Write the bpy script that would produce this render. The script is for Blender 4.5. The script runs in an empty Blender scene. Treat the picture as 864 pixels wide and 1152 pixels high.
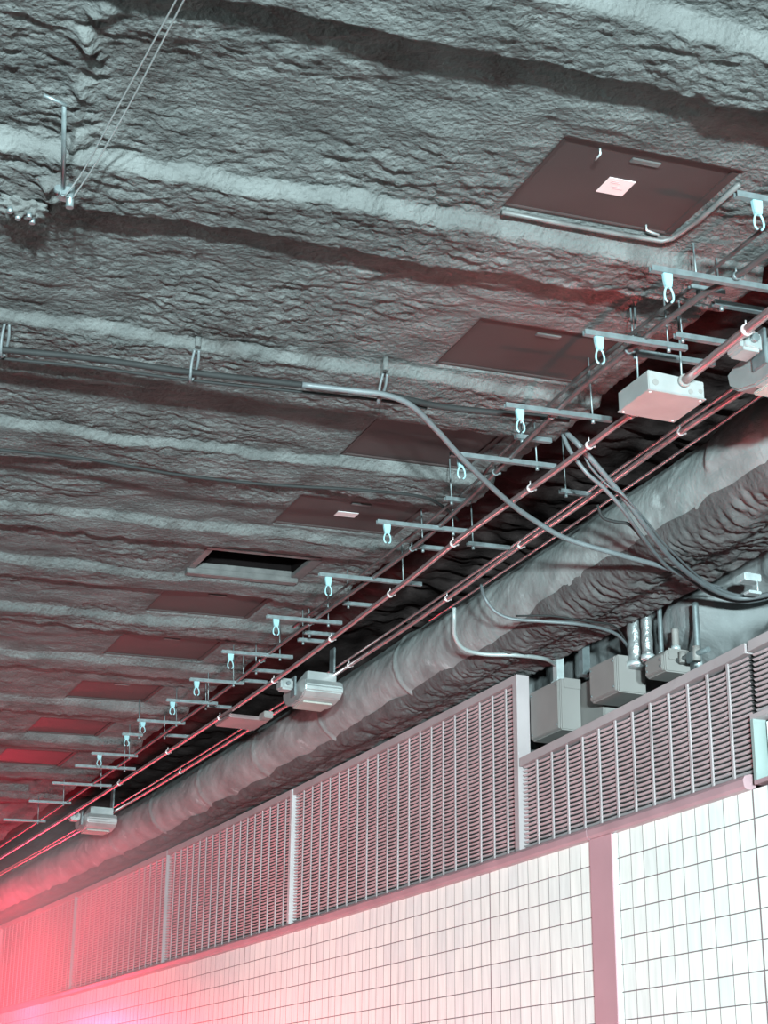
import bpy, bmesh, math, random
import numpy as np
from mathutils import Vector, Matrix
random.seed(7)
C = bpy.context.scene.collection
sc = bpy.context.scene

# ------------------------------------------------------------------ tunnel frame
# s = metres along the (left-curving) tunnel, x = metres towards the tiled wall, z = up; the eye is the origin
K = .004983
R0 = 1 / K
FLOOR = -1.25
def T(s, x, z):
    return Vector((-R0 + (R0 + x) * math.cos(s * K), (R0 + x) * math.sin(s * K), z))
def Tn(s, x, z):
    return np.stack([-R0 + (R0 + x) * np.cos(s * K), (R0 + x) * np.sin(s * K), z], -1)

# ------------------------------------------------------------------ noise
_rng = np.random.RandomState(3)
_perm = _rng.permutation(512)
_grad = np.stack([np.cos(np.arange(512) * 2.399963), np.sin(np.arange(512) * 2.399963)], -1)
def perlin(u, v, seed=0):
    u = np.asarray(u, float); v = np.asarray(v, float)
    iu = np.floor(u).astype(int); iv = np.floor(v).astype(int); fu = u - iu; fv = v - iv
    def g(a, b, da, db):
        h = _perm[(_perm[(a + seed * 37) & 511] + b) & 511]
        return _grad[h, 0] * da + _grad[h, 1] * db
    w = lambda t: t * t * t * (t * (t * 6 - 15) + 10)
    a = g(iu, iv, fu, fv); b = g(iu + 1, iv, fu - 1, fv)
    c = g(iu, iv + 1, fu, fv - 1); d = g(iu + 1, iv + 1, fu - 1, fv - 1)
    wu = w(fu); wv = w(fv)
    return ((a + (b - a) * wu) + ((c + (d - c) * wu) - (a + (b - a) * wu)) * wv) * 1.5
def sstep(t):
    t = np.clip(t, 0, 1); return t * t * (3 - 2 * t)

# ------------------------------------------------------------------ materials
def nt(name):
    m = bpy.data.materials.new(name); m.use_nodes = True
    t = m.node_tree; b = t.nodes['Principled BSDF']
    return m, t, b
def mat(name, col, rough=.6, metal=0., var=.18, scale=9., bump=0., bscale=60., spots=None, spec=.5, stretch=None, trans=0.):
    """painted / metal surface with uneven colour, worn spots and a fine bump"""
    m, t, b = nt(name); L = t.links.new; N = t.nodes.new
    tc = N('ShaderNodeTexCoord'); mp = N('ShaderNodeMapping'); L(tc.outputs['Object'], mp.inputs[0])
    if stretch: mp.inputs['Scale'].default_value = stretch
    n = N('ShaderNodeTexNoise'); n.inputs['Scale'].default_value = scale; n.inputs['Detail'].default_value = 6
    L(mp.outputs[0], n.inputs['Vector'])
    r = N('ShaderNodeValToRGB'); L(n.outputs['Fac'], r.inputs[0])
    r.color_ramp.elements[0].position = .3; r.color_ramp.elements[1].position = .72
    lo = [c * (1 - var) for c in col]; hi = [min(1, c * (1 + var)) for c in col]
    r.color_ramp.elements[0].color = (*lo, 1); r.color_ramp.elements[1].color = (*hi, 1)
    out = r.outputs[0]
    if spots:
        scol, sscale, thr, soft = spots
        n2 = N('ShaderNodeTexNoise'); n2.inputs['Scale'].default_value = sscale; n2.inputs['Detail'].default_value = 8
        n2.inputs['Roughness'].default_value = .65; L(mp.outputs[0], n2.inputs['Vector'])
        r2 = N('ShaderNodeValToRGB'); L(n2.outputs['Fac'], r2.inputs[0])
        r2.color_ramp.elements[0].position = thr; r2.color_ramp.elements[1].position = thr + soft
        mx = N('ShaderNodeMix'); mx.data_type = 'RGBA'; L(r2.outputs[0], mx.inputs[0]); L(out, mx.inputs[6])
        mx.inputs[7].default_value = (*scol, 1); out = mx.outputs[2]
    L(out, b.inputs['Base Color'])
    b.inputs['Roughness'].default_value = rough; b.inputs['Metallic'].default_value = metal
    b.inputs['Specular IOR Level'].default_value = spec
    if trans: b.inputs['Transmission Weight'].default_value = trans
    if bump:
        n3 = N('ShaderNodeTexNoise'); n3.inputs['Scale'].default_value = bscale; n3.inputs['Detail'].default_value = 5
        L(mp.outputs[0], n3.inputs['Vector'])
        bp = N('ShaderNodeBump'); bp.inputs['Strength'].default_value = 1; bp.inputs['Distance'].default_value = bump
        L(n3.outputs['Fac'], bp.inputs['Height']); L(bp.outputs[0], b.inputs['Normal'])
    return m

M = {}
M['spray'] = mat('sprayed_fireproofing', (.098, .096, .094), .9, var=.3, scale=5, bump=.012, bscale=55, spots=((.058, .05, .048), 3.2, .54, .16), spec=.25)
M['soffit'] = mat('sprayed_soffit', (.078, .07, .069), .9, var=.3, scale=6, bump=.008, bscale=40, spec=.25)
M['pipe'] = mat('coated_pipe', (.185, .192, .188), .75, var=.3, scale=5, bump=.004, bscale=35, spots=((.34, .36, .355), 7, .6, .12), spec=.35)
M['slot'] = mat('dark_slot_deck', (.042, .03, .029), .9, var=.4, scale=6, bump=.006, bscale=40, spec=.05)  # darker and browner than the sprayed field
M['concrete'] = mat('raw_concrete', (.15, .15, .15), .85, var=.25, scale=5, bump=.004, bscale=40)
M['panel'] = mat('brown_panel_paint', (.036, .021, .02), .6, var=.15, scale=4, bump=.0006, bscale=300, spec=.4)
M['panel_frame'] = mat('panel_frame_steel', (.085, .078, .076), .5, var=.3, scale=15)
M['void'] = mat('hatch_shade', (.005, .0035, .0035), .9, spec=.03)  # near-black colour puts the shade of the open hatch into its shaft walls
M['sticker'] = mat('pink_sticker', (.62, .47, .46), .5, var=.04)
M['white_sticker'] = mat('white_sticker', (.85, .83, .82), .5, var=.04)
M['ink'] = mat('sticker_ink', (.5, .3, .3), .6)
M['galv'] = mat('galvanised_strut', (.17, .19, .195), .45, .55, var=.2, scale=30)
M['galv_bright'] = mat('bright_galvanised', (.62, .65, .65), .35, .6, var=.15, scale=25)
M['clip'] = mat('clip_plastic', (.22, .35, .37), .45, var=.03)
M['conduit_dark'] = mat('dark_conduit', (.07, .058, .057), .4, .2, var=.25, scale=12)
M['conduit_red'] = mat('red_brown_conduit', (.50, .36, .36), .29, .85, var=.12, scale=6)
M['clamp'] = mat('pipe_clamp_steel', (.5, .42, .42), .35, .4, var=.1)
M['jbox'] = mat('steel_box_paint', (.25, .24, .235), .5, .15, var=.12, scale=8, spots=((.25, .22, .21), 14, .6, .1))
M['greybox'] = mat('grey_enclosure_paint', (.18, .16, .152), .6, var=.08, scale=5)
M['lum'] = mat('luminaire_aluminium', (.37, .38, .375), .35, .6, var=.15, scale=12)
M['lens'] = mat('luminaire_glass', (.34, .31, .28), .25, .1, var=.1)
M['cable_black'] = mat('black_cable', (.018, .017, .017), .7, var=.15, spec=.2)
M['cable_grey'] = mat('grey_cable', (.095, .1, .104), .5, var=.12, scale=14)
M['cable_pale'] = mat('pale_conduit', (.26, .27, .265), .45, .2, var=.2, scale=10)
M['louver'] = mat('louver_paint', (.32, .26, .262), .5, var=.1, scale=3, spots=((.21, .155, .16), 8, .6, .2))
M['louver_pale'] = mat('pale_post_paint', (.42, .37, .37), .5, var=.08, scale=4)
M['louver_back'] = mat('louver_gap_shade', (.012, .009, .009), .9)  # near-black sheet paints in the darkness seen between the slats
M['trim'] = mat('rail_paint', (.34, .205, .22), .4, var=.12, scale=5)
M['post'] = mat('pilaster_paint', (.42, .235, .255), .4, var=.05, scale=4)
M['white'] = mat('white_enamel', (.8, .83, .82), .3, var=.03)
M['jamb'] = mat('jamb_paint', (.22, .25, .24), .5, var=.05)
M['black'] = mat('black_rubber', (.01, .01, .01), .6)
M['foil'] = mat('foil_wrap', (.34, .34, .34), .35, .7, var=.3, scale=25, bump=.006, bscale=45)
M['road'] = mat('asphalt', (.05, .05, .05), .9, var=.3, scale=20)
M['wire'] = mat('thin_wire', (.26, .26, .26), .4, .4)

def tile_mat():
    m, t, b = nt('glazed_wall_tile'); L = t.links.new; N = t.nodes.new
    uv = N('ShaderNodeUVMap'); uv.uv_map = 'tile'
    br = N('ShaderNodeTexBrick'); br.offset = 0; br.squash = 1
    br.inputs['Scale'].default_value = 1; br.inputs['Brick Width'].default_value = .1102; br.inputs['Row Height'].default_value = .1221
    br.inputs['Mortar Size'].default_value = .0024; br.inputs['Mortar Smooth'].default_value = .15; br.inputs['Bias'].default_value = 0
    br.inputs['Color1'].default_value = (.80, .79, .73, 1); br.inputs['Color2'].default_value = (.72, .73, .69, 1)
    br.inputs['Mortar'].default_value = (.15, .11, .11, 1)
    L(uv.outputs[0], br.inputs['Vector'])
    # expansion joint every twelve tiles: darker
    sx = N('ShaderNodeSeparateXYZ'); L(uv.outputs[0], sx.inputs[0])
    a = N('ShaderNodeMath'); a.operation = 'SUBTRACT'; a.inputs[1].default_value = 10 * .1102 - .6612; L(sx.outputs[0], a.inputs[0])
    d = N('ShaderNodeMath'); d.operation = 'FLOORED_MODULO'; d.inputs[1].default_value = 12 * .1102; L(a.outputs[0], d.inputs[0])
    e = N('ShaderNodeMath'); e.operation = 'SUBTRACT'; e.inputs[1].default_value = .6612; L(d.outputs[0], e.inputs[0])
    f = N('ShaderNodeMath'); f.operation = 'ABSOLUTE'; L(e.outputs[0], f.inputs[0])
    g = N('ShaderNodeMath'); g.operation = 'LESS_THAN'; g.inputs[1].default_value = .0055; L(f.outputs[0], g.inputs[0])
    # faint vertical drip staining in the glaze
    mp = N('ShaderNodeMapping'); mp.inputs['Scale'].default_value = (30, 4, 1); L(uv.outputs[0], mp.inputs[0])
    n = N('ShaderNodeTexNoise'); n.inputs['Scale'].default_value = 1; n.inputs['Detail'].default_value = 5; L(mp.outputs[0], n.inputs['Vector'])
    rr = N('ShaderNodeMapRange'); rr.inputs[1].default_value = .3; rr.inputs[2].default_value = .7; rr.inputs[3].default_value = .88; rr.inputs[4].default_value = 1.04
    L(n.outputs['Fac'], rr.inputs[0])
    mu = N('ShaderNodeMix'); mu.data_type = 'RGBA'; mu.blend_type = 'MULTIPLY'; mu.inputs[0].default_value = 1
    L(br.outputs['Color'], mu.inputs[6]); L(rr.outputs[0], mu.inputs[7])
    mx = N('ShaderNodeMix'); mx.data_type = 'RGBA'; L(g.outputs[0], mx.inputs[0]); L(mu.outputs[2], mx.inputs[6]); mx.inputs[7].default_value = (.2, .15, .15, 1)
    L(mx.outputs[2], b.inputs['Base Color'])
    ro = N('ShaderNodeMapRange'); L(br.outputs['Fac'], ro.inputs[0]); ro.inputs[3].default_value = .35; ro.inputs[4].default_value = .85
    L(ro.outputs[0], b.inputs['Roughness'])
    bp = N('ShaderNodeBump'); bp.invert = True; bp.inputs['Distance'].default_value = .003; L(br.outputs['Fac'], bp.inputs['Height']); L(bp.outputs[0], b.inputs['Normal'])
    return m
M['tile'] = tile_mat()

# ------------------------------------------------------------------ mesh helpers
def link(name, bm, m, parent=None, smooth=False):
    me = bpy.data.meshes.new(name); bm.normal_update(); bm.to_mesh(me); bm.free()
    me.materials.append(m)
    if smooth: me.polygons.foreach_set('use_smooth', [True] * len(me.polygons))
    o = bpy.data.objects.new(name, me); C.objects.link(o)
    if parent: o.parent = parent
    return o
def tag(o, label=None, cat=None, group=None, kind=None):
    if label: o['label'] = label
    if cat: o['category'] = cat
    if group: o['group'] = group
    if kind: o['kind'] = kind
    return o
def thing(name, label, cat, s, x, z, group=None, rot=0):
    o = bpy.data.objects.new(name, None); o.empty_display_size = .1; C.objects.link(o)
    o.location = T(s, x, z); o.rotation_euler = (0, 0, s * K + rot)
    return tag(o, label, cat, group)
def copy_tree(o, parent=None):
    c = o.copy(); C.objects.link(c); c.parent = parent
    for ch in list(o.children): copy_tree(ch, c)
    return c
def NB(): return bmesh.new()
def box(bm, x0, x1, y0, y1, z0, z1, bev=0.):
    vs = [bm.verts.new((x, y, z)) for x in (x0, x1) for y in (y0, y1) for z in (z0, z1)]
    fs = [bm.faces.new([vs[i] for i in q]) for q in ((0, 1, 3, 2), (4, 6, 7, 5), (0, 4, 5, 1), (2, 3, 7, 6), (0, 2, 6, 4), (1, 5, 7, 3))]
    if bev:
        es = list({e for f in fs for e in f.edges})
        bmesh.ops.bevel(bm, geom=es, offset=bev, segments=2, affect='EDGES', clamp_overlap=True)
def prism(bm, prof, x0, x1, axis='x', bev=0.):
    """closed polygon prof [(y,z)] swept along x (or [(x,z)] along y)"""
    P = (lambda a, b, c: (c, a, b)) if axis == 'x' else ((lambda a, b, c: (a, c, b)) if axis == 'y' else (lambda a, b, c: (a, b, c)))
    A = [bm.verts.new(P(a, b, x0)) for a, b in prof]; B = [bm.verts.new(P(a, b, x1)) for a, b in prof]
    n = len(prof); fs = [bm.faces.new(A), bm.faces.new(B[::-1])]
    for i in range(n): fs.append(bm.faces.new([A[i], B[i], B[(i + 1) % n], A[(i + 1) % n]]))
    bmesh.ops.recalc_face_normals(bm, faces=fs)
    if bev:
        es = list({e for f in fs for e in f.edges})
        bmesh.ops.bevel(bm, geom=es, offset=bev, segments=2, affect='EDGES', clamp_overlap=True)
def tube(bm, pts, r, n=10, caps=True, flat=1.):
    pts = [Vector(p) for p in pts]; rings = []
    up = None
    for i, p in enumerate(pts):
        d = (pts[min(i + 1, len(pts) - 1)] - pts[max(i - 1, 0)]).normalized()
        if up is None:
            up = Vector((0, 0, 1)) if abs(d.z) < .9 else Vector((1, 0, 0))
        a = (up - d * up.dot(d)).normalized(); b = d.cross(a); up = a
        rr = r[i] if isinstance(r, (list, tuple)) else r
        rings.append([bm.verts.new(p + (a * math.cos(q) * flat + b * math.sin(q)) * rr) for q in [2 * math.pi * k / n for k in range(n)]])
    for A, B in zip(rings, rings[1:]):
        for k in range(n):
            f = bm.faces.new([A[k], A[(k + 1) % n], B[(k + 1) % n], B[k]]); f.smooth = True
    if caps:
        bm.faces.new(rings[0][::-1]); bm.faces.new(rings[-1])
def spline(pts, sub=8):
    P = [np.array(p, float) for p in pts]; P = [2 * P[0] - P[1]] + P + [2 * P[-1] - P[-2]]; out = []
    for i in range(1, len(P) - 2):
        a, b, c, d = P[i - 1:i + 3]
        for k in range(sub):
            t = k / sub
            out.append(.5 * (2 * b + (c - a) * t + (2 * a - 5 * b + 4 * c - d) * t * t + (3 * b - a - 3 * c + d) * t ** 3))
    out.append(P[-2]); return out
def grid_mesh(name, V, m, smooth=True):
    """V: (n,m,3) array of points -> one grid mesh"""
    n, k = V.shape[:2]; me = bpy.data.meshes.new(name)
    me.vertices.add(n * k); me.vertices.foreach_set('co', np.ascontiguousarray(V, np.float32).ravel())
    i = (np.arange(n - 1)[:, None] * k + np.arange(k - 1)[None, :]).ravel()
    q = np.stack([i, i + 1, i + k + 1, i + k], -1).astype(np.int32)
    me.loops.add(q.size); me.loops.foreach_set('vertex_index', q.ravel())
    me.polygons.add(len(q)); me.polygons.foreach_set('loop_start', np.arange(len(q), dtype=np.int32) * 4)
    me.polygons.foreach_set('use_smooth', np.ones(len(q), bool) if smooth else np.zeros(len(q), bool))
    me.update(calc_edges=True); me.validate(); me.materials.append(m)
    o = bpy.data.objects.new(name, me); C.objects.link(o); return o
def structure(o): return tag(o, kind='structure')
def rel(root):
    """turn tunnel coordinates into coordinates of a root that stands at T(s,x,z) turned by s*K"""
    inv = (Matrix.Translation(root.location) @ root.rotation_euler.to_matrix().to_4x4()).inverted()
    return lambda s, x, z: inv @ T(s, x, z)

# ------------------------------------------------------------------ setting: sprayed ceiling with downstand beams
def zbay(x): return 2.835 + .04 * (x - 2.5)
BEAMS = [(2.2, 2.5), (3.2, 3.5), (4.35, 4.64), (5.50, 5.94), (6.46, 6.78), (7.42, 7.68), (8.2, 8.45), (9.0, 9.26), (9.97, 10.25), (11.1, 11.4), (12.22, 12.5), (13.4, 13.7)]
while BEAMS[-1][0] < 36: BEAMS.append((BEAMS[-1][0] + 1.08, BEAMS[-1][1] + 1.08))
PANELS = [(3.865, 4.295, 2.045, 2.655), (5.045, 5.45, 2.325, 2.925), (5.955, 6.44, 2.315, 2.90), (6.95, 7.365, 2.32, 2.955), (7.80, 8.14, 2.155, 2.705),
          (8.53, 8.96, 2.14, 2.735), (9.45, 9.93, 2.145, 2.765), (10.60, 11.08, 2.19, 2.74), (11.70, 12.20, 2.18, 2.71), (12.79, 13.36, 2.18, 2.72), (13.9, 14.4, 2.18, 2.72), (15.0, 15.45, 2.18, 2.72)]
OPEN = 4
def ceil_z(S, X, fine=True):
    z = zbay(X)
    wob = .035 * perlin(X * 2.3, S * .5, 5) + .02 * perlin(X * 7, S * .7, 6)
    wob2 = .045 * perlin(X * 1.9, S * .4, 8) + .028 * perlin(X * 8, S * .8, 9)
    for i, (a, b) in enumerate(BEAMS):
        dep = (.05, .06, .056, .036, .036, .04, .038)[min(i, 6)] + .004 * math.sin(i * 2.1)
        up = sstep((S - (a + .0) - wob * .8) / .02); dn = 1 - sstep((S - (b - .02) - wob2 * (1.0 if i > 2 else .5)) / .022)
        z = z - dep * np.minimum(up, dn)
    # sprayed lumps, slightly drawn out across the tunnel
    wx = X + .02 * perlin(S * 9, X * 7, 21); ws = S + .016 * perlin(S * 12, X * 9, 22)
    l1 = perlin(S * 3.1, X * 1.9, 11) * .012
    l2 = perlin(ws * 9, wx * 5, 16) * .007
    big = (1 - np.abs(perlin(ws * 13, wx * 5, 19)) * 1.8) * .009 * sstep(.35 + 1.2 * perlin(S * 2.1, X * 1.2, 20))
    r2 = (1 - np.abs(perlin(ws * 24, wx * 10, 12)) * 1.7) * .0055
    l3 = perlin(ws * 40, wx * 20, 13) * .0055
    l4 = perlin(ws * 62, wx * 42, 14) * .0035
    patch = .2 + 1.0 * sstep(.5 + .9 * perlin(S * 1.7, X * 1.0, 15))
    n = l1 + l2 + big + (r2 + l3 + l4) * patch
    # a ragged ridge of spray running along the tunnel near the hanger rod
    rid = np.exp(-((X - .64 - .05 * perlin(S * 4, S * 0 + .3, 17) - .03 * perlin(S * 13, S * 0 + .6, 27)) / .04) ** 2) * (S < 4.75)
    n = n + rid * (.008 + .05 * np.maximum(perlin(S * 11, X * 16, 18), -.1) + .02 * perlin(S * 30, X * 26, 28))
    for x0, s0, s1 in ((1.20, 4.85, 5.4), (1.62, 4.85, 5.4), (2.0, 4.0, 4.3)):
        n = n + .007 * np.exp(-((X - x0) / .012) ** 2) * ((S > s0) & (S < s1))
    mask = np.ones_like(S)
    for (a, b, c, d) in PANELS:
        e = np.maximum(np.maximum(a - S, S - b), np.maximum(c - X, X - d))
        mask = np.minimum(mask, np.clip((e - .015) / .05, .12, 1))
    z = z - n * mask
    for k, (a, b, c, d) in enumerate(PANELS):
        ins = (S > a) & (S < b) & (X > c) & (X < d)
        z = np.where(ins, zbay(X) + (.34 if k == OPEN else .045), z)
    return z
def rise(x):  # how far the dark slot beside the pipe is recessed above the sprayed field
    return sstep((x - 3.02) / .1)
sg = [2.0]
while sg[-1] < 34:
    s = sg[-1]; sg.append(s + (.0105 if s < 7.2 else (.016 if s < 10 else (.028 if s < 15 else .09))))
xg = list(np.arange(-2.6, .2, .05)) + list(np.arange(.2, 3.06, .0115)) + [3.07, 3.08, 3.085]
S, X = np.meshgrid(np.array(sg), np.array(xg), indexing='ij')
Z = ceil_z(S, X)
Z = np.where(X > 3.066, Z + .0, Z)
Z[:, -1] = 3.32; Z[:, -2] = np.maximum(Z[:, -2], 2.9)
structure(grid_mesh('ceiling', Tn(S, X, Z), M['spray']))
# dark slot between the sprayed field and the pipe
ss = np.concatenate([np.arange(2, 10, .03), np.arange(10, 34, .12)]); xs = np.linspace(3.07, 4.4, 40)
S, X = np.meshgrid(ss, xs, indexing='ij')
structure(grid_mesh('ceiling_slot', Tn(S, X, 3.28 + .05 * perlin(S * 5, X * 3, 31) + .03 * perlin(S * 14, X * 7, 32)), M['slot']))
# soffit above the louvres: lumpy underside growing out of the pipe coating, its edge turned up behind the louvres
ss = np.concatenate([np.arange(2.2, 9, .011), np.arange(9, 16, .028), np.arange(16, 34, .12)])
phi = np.radians(np.interp(ss, [2, 6.6, 7.3, 7.7, 8.3, 10.5, 14], [208, 213, 222, 236, 233, 246, 252]) + 7 * perlin(ss * 2.2, ss * 0 + .4, 46) + 4 * perlin(ss * 6, ss * 0 + .7, 47))
tt = np.linspace(0, 1, 62)
sx, sz = 3.765 + .193 * np.cos(phi), 2.645 + .193 * np.sin(phi)
S = np.repeat(ss[:, None], 62, 1); TTT = np.repeat(tt[None], len(ss), 0)
X = sx[:, None] + (4.115 - sx[:, None]) * TTT
Z0 = sz[:, None] + (2.475 - sz[:, None]) * np.clip(TTT * 2.2, 0, 1) ** .8 - .018 * np.sin(np.pi * np.clip(TTT * 1.4, 0, 1))
wS = S + .02 * perlin(S * 9, X * 9, 45)
nz = (1 - np.abs(perlin(wS * 15, X * 6, 41)) * 1.7) * .016 + perlin(S * 4, X * 3, 42) * .016 + (1 - np.abs(perlin(wS * 31, X * 14, 43)) * 1.7) * .008 + perlin(S * 60, X * 40, 44) * .003 - .008
circ = 2.645 - np.sqrt(np.maximum(.2 ** 2 - (X - 3.765) ** 2, 0)); und = sstep((X - sx[:, None]) / .03) * (X < 3.93)
Z0 = np.where((X < 3.93) & (X > 3.57), np.minimum(Z0, circ - .022 * und), Z0)
Z0 = Z0 - nz * np.clip(TTT / .08, 0, 1) * np.clip((1.02 - TTT) / .06, .2, 1) * np.clip(1.2 - .05 * (S - 6), .5, 1.2)
X = np.concatenate([X, np.full((len(ss), 1), 4.12), np.full((len(ss), 1), 4.12)], 1); S = np.concatenate([S, S[:, :2]], 1)
Z0 = np.concatenate([Z0, np.full((len(ss), 1), 2.6), np.full((len(ss), 1), 2.95)], 1)
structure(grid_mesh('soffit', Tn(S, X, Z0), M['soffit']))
# rough concrete behind the louvres and boxes
ss = np.arange(2.2, 12, .02); zz = np.arange(1.3, 3.0, .02)
S, Z = np.meshgrid(ss, zz, indexing='ij')
X = 4.40 + .03 * perlin(S * 3, Z * 3, 51) + .012 * perlin(S * 11, Z * 11, 52)
X = X - .17 * np.exp(-(((S - 6.86) / .27) ** 2 + ((Z - 2.46) / .17) ** 2) ** 2)        # swollen pale lump of concrete
X = X + .30 * np.exp(-(((S - 6.40) / .17) ** 2 + ((Z - 2.41) / .09) ** 2) ** 2)        # dark pocket
structure(grid_mesh('wall_back', Tn(S, X, Z), M['concrete']))

# ------------------------------------------------------------------ floor (road) and tiled wall
ss = np.arange(-14, 40, .5); xs = np.linspace(-5, 4.4, 12)
S, X = np.meshgrid(ss, xs, indexing='ij')
structure(grid_mesh('floor', Tn(S, X, np.full_like(S, FLOOR)), M['road']))
TZ = 1.4288
def tile_wall(name, s0, s1, u0, sgn):
    ss = np.linspace(s0, s1, max(2, int(abs(s1 - s0) / .25)))
    S, Z = np.meshgrid(ss, np.array([FLOOR, TZ]), indexing='ij')
    o = grid_mesh(name, Tn(S, np.full_like(S, 4.0), Z), M['tile'], smooth=False)
    uvl = o.data.uv_layers.new(name='tile')
    vi = np.empty(len(o.data.loops), np.int32); o.data.loops.foreach_get('vertex_index', vi)
    u = ((S - u0) * sgn).ravel()[vi]; v = (Z - TZ).ravel()[vi] + .1221 * 40
    uvl.data.foreach_set('uv', np.stack([u, v], -1).astype(np.float32).ravel())
    return structure(o)
tile_wall('wall_right', 7.13, 40, 7.3426, 1)
tile_wall('wall_right.001', 7.13, -14, 7.0899, -1)

def sweep_rail(bm, s0, s1, prof, step=.4):
    """closed (x,z) profile swept along the tunnel"""
    n = max(1, int(round(abs(s1 - s0) / step))); rings = []
    for i in range(n + 1):
        s = s0 + (s1 - s0) * i / n; rings.append([bm.verts.new(T(s, x, z)) for x, z in prof])
    k = len(prof); fs = []
    for A, B in zip(rings, rings[1:]):
        for j in range(k): fs.append(bm.faces.new([A[j], A[(j + 1) % k], B[(j + 1) % k], B[j]]))
    fs.append(bm.faces.new(rings[0][::-1])); fs.append(bm.faces.new(rings[-1])); bmesh.ops.recalc_face_normals(bm, faces=fs)
railp = [(4.02, 1.425), (3.972, 1.428), (3.962, 1.44), (3.958, 1.468), (3.968, 1.484), (3.995, 1.492), (4.02, 1.492)]
bm = NB(); sweep_rail(bm, 7.318, 36, railp); structure(link('trim_1', bm, M['trim']))
bm = NB(); sweep_rail(bm, 5.99, 7.312, railp); structure(link('trim_2', bm, M['trim']))
bm = NB(); sweep_rail(bm, 7.128, 7.335, [(4.02, FLOOR), (3.985, FLOOR), (3.985, 1.43), (4.02, 1.43)], .1); structure(link('trim_3', bm, M['post']))
bm = NB(); sweep_rail(bm, 7.108, 7.126, [(4.02, FLOOR), (3.99, FLOOR), (3.99, 1.425), (4.02, 1.425)], .1); structure(link('trim_4', bm, M['white']))

# ------------------------------------------------------------------ louvre panels
BAR = .1652
def ztop_low(s): return 1.975 + .036 * (8.05 - s)
def louver_panel(s0, s1, zb, zt, label, post=None, jamb=False, detail=True):
    """s0 near end, s1 far end; zt a function of s"""
    root = thing('louver_grille', label, 'louver grille', s0, 4.0, zb, 'louver grilles above the tiled wall')
    r = rel(root); pt = lambda s, x, z: r(s, x, z)
    fr = .045
    # slats: one pressed, slightly bowed louvre per opening
    bm = NB(); n = max(1, round((s1 - s0) / BAR)); w = (s1 - s0) / n
    for j in range(n):
        a = s0 + j * w + .002; b = s0 + (j + 1) * w - .002; top = zt((a + b) / 2) - fr; z = zb + .012
        ns = 4 if detail else 1
        while z < top - .012:
            rows = []
            for q in range(ns + 1):
                t = q / ns; s = a + (b - a) * t; bow = .0022 * (1 - (2 * t - 1) ** 2)
                rows.append([bm.verts.new(pt(s, x, zz)) for x, zz in ((4.016, z - .0005 - bow), (4.009, z + .0005 - bow), (4.0025, z + .008 - bow), (4.003, z + .0095 - bow), (4.02, z + .0095))])
            for A, B in zip(rows, rows[1:]):
                for k in range(4): bm.faces.new([A[k], A[k + 1], B[k + 1], B[k]])
            z += .022
    o = link('slats', bm, M['louver'], root)
    bm = NB()
    def sbox(sa, sb, xa, xb, za, zb2, zc=None):
        zc = zc or zb2
        v = [bm.verts.new(pt(s, x, z)) for s, zz in ((sa, zb2), (sb, zc)) for x in (xa, xb) for z in (za, zz)]
        for q in ((0, 1, 3, 2), (4, 6, 7, 5), (0, 4, 5, 1), (2, 3, 7, 6), (0, 2, 6, 4), (1, 5, 7, 3)): bm.faces.new([v[i] for i in q])
    for j in range(1, n):
        s = s0 + j * w; h = .0075 if abs(s - 8.614) > .06 else .013
        sbox(s - h, s + h, 3.9985, 4.006, zb, zt(s) - fr)
    link('upright_bars', bm, M['louver'], root)
    bm = NB()
    k = max(1, int((s1 - s0) / .5))
    for q in range(k):
        a = s0 + (s1 - s0) * q / k; b = s0 + (s1 - s0) * (q + 1) / k
        v0, v1 = zt(a), zt(b)
        v = [bm.verts.new(pt(s, x, z)) for s, zz in ((a, v0), (b, v1)) for x in (3.985, 4.045) for z in (zz - fr, zz)]
        for qd in ((0, 1, 3, 2), (4, 6, 7, 5), (0, 4, 5, 1), (2, 3, 7, 6), (0, 2, 6, 4), (1, 5, 7, 3)): bm.faces.new([v[i] for i in qd])
    bmesh.ops.recalc_face_normals(bm, faces=bm.faces[:]); link('top_rail', bm, M['louver'], root)
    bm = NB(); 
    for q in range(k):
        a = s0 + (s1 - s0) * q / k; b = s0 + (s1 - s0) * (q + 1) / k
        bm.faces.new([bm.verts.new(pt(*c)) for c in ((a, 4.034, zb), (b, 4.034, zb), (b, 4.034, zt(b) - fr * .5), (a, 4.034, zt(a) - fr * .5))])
    link('gap_shade', bm, M['louver_back'], root)
    if post:
        bm = NB(); sbox(s0 - .004, s0 + post, 3.984, 4.06, zb, zt(s0 + .01) - .002)
        bmesh.ops.recalc_face_normals(bm, faces=bm.faces[:]); p = link('end_post', bm, M['louver_pale'] if not jamb else M['louver'], root)
        tag(p, 'pale end post' if not jamb else 'end post beside the notch')
    return root
full = lambda s: 2.442
louver_panel(5.955, 8.045, 1.49, ztop_low, 'lower louver panel with its top below the grey enclosures')
louver_panel(8.065, 11.46, 1.49, full, 'taller louver panel beginning beside the grey enclosures at the step in the top rail', .045, True)
louver_panel(11.49, 14.40, 1.49, full, 'louver panel starting at the pale full-height post', .034)
louver_panel(14.42, 17.30, 1.49, full, 'hazy red louver panel, second along from the pale full-height post', .012, True, False)
louver_panel(17.32, 20.30, 1.49, full, 'red-lit louver panel at the far left, third along from the pale post', .012, True, False)
louver_panel(20.32, 25.5, 1.49, full, 'farthest louver panel running out of the photo at the far left', .012, True, False)
louver_panel(4.6, 5.93, 1.735, ztop_low, 'short louver strip over the white cabinet at the right edge')

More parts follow.
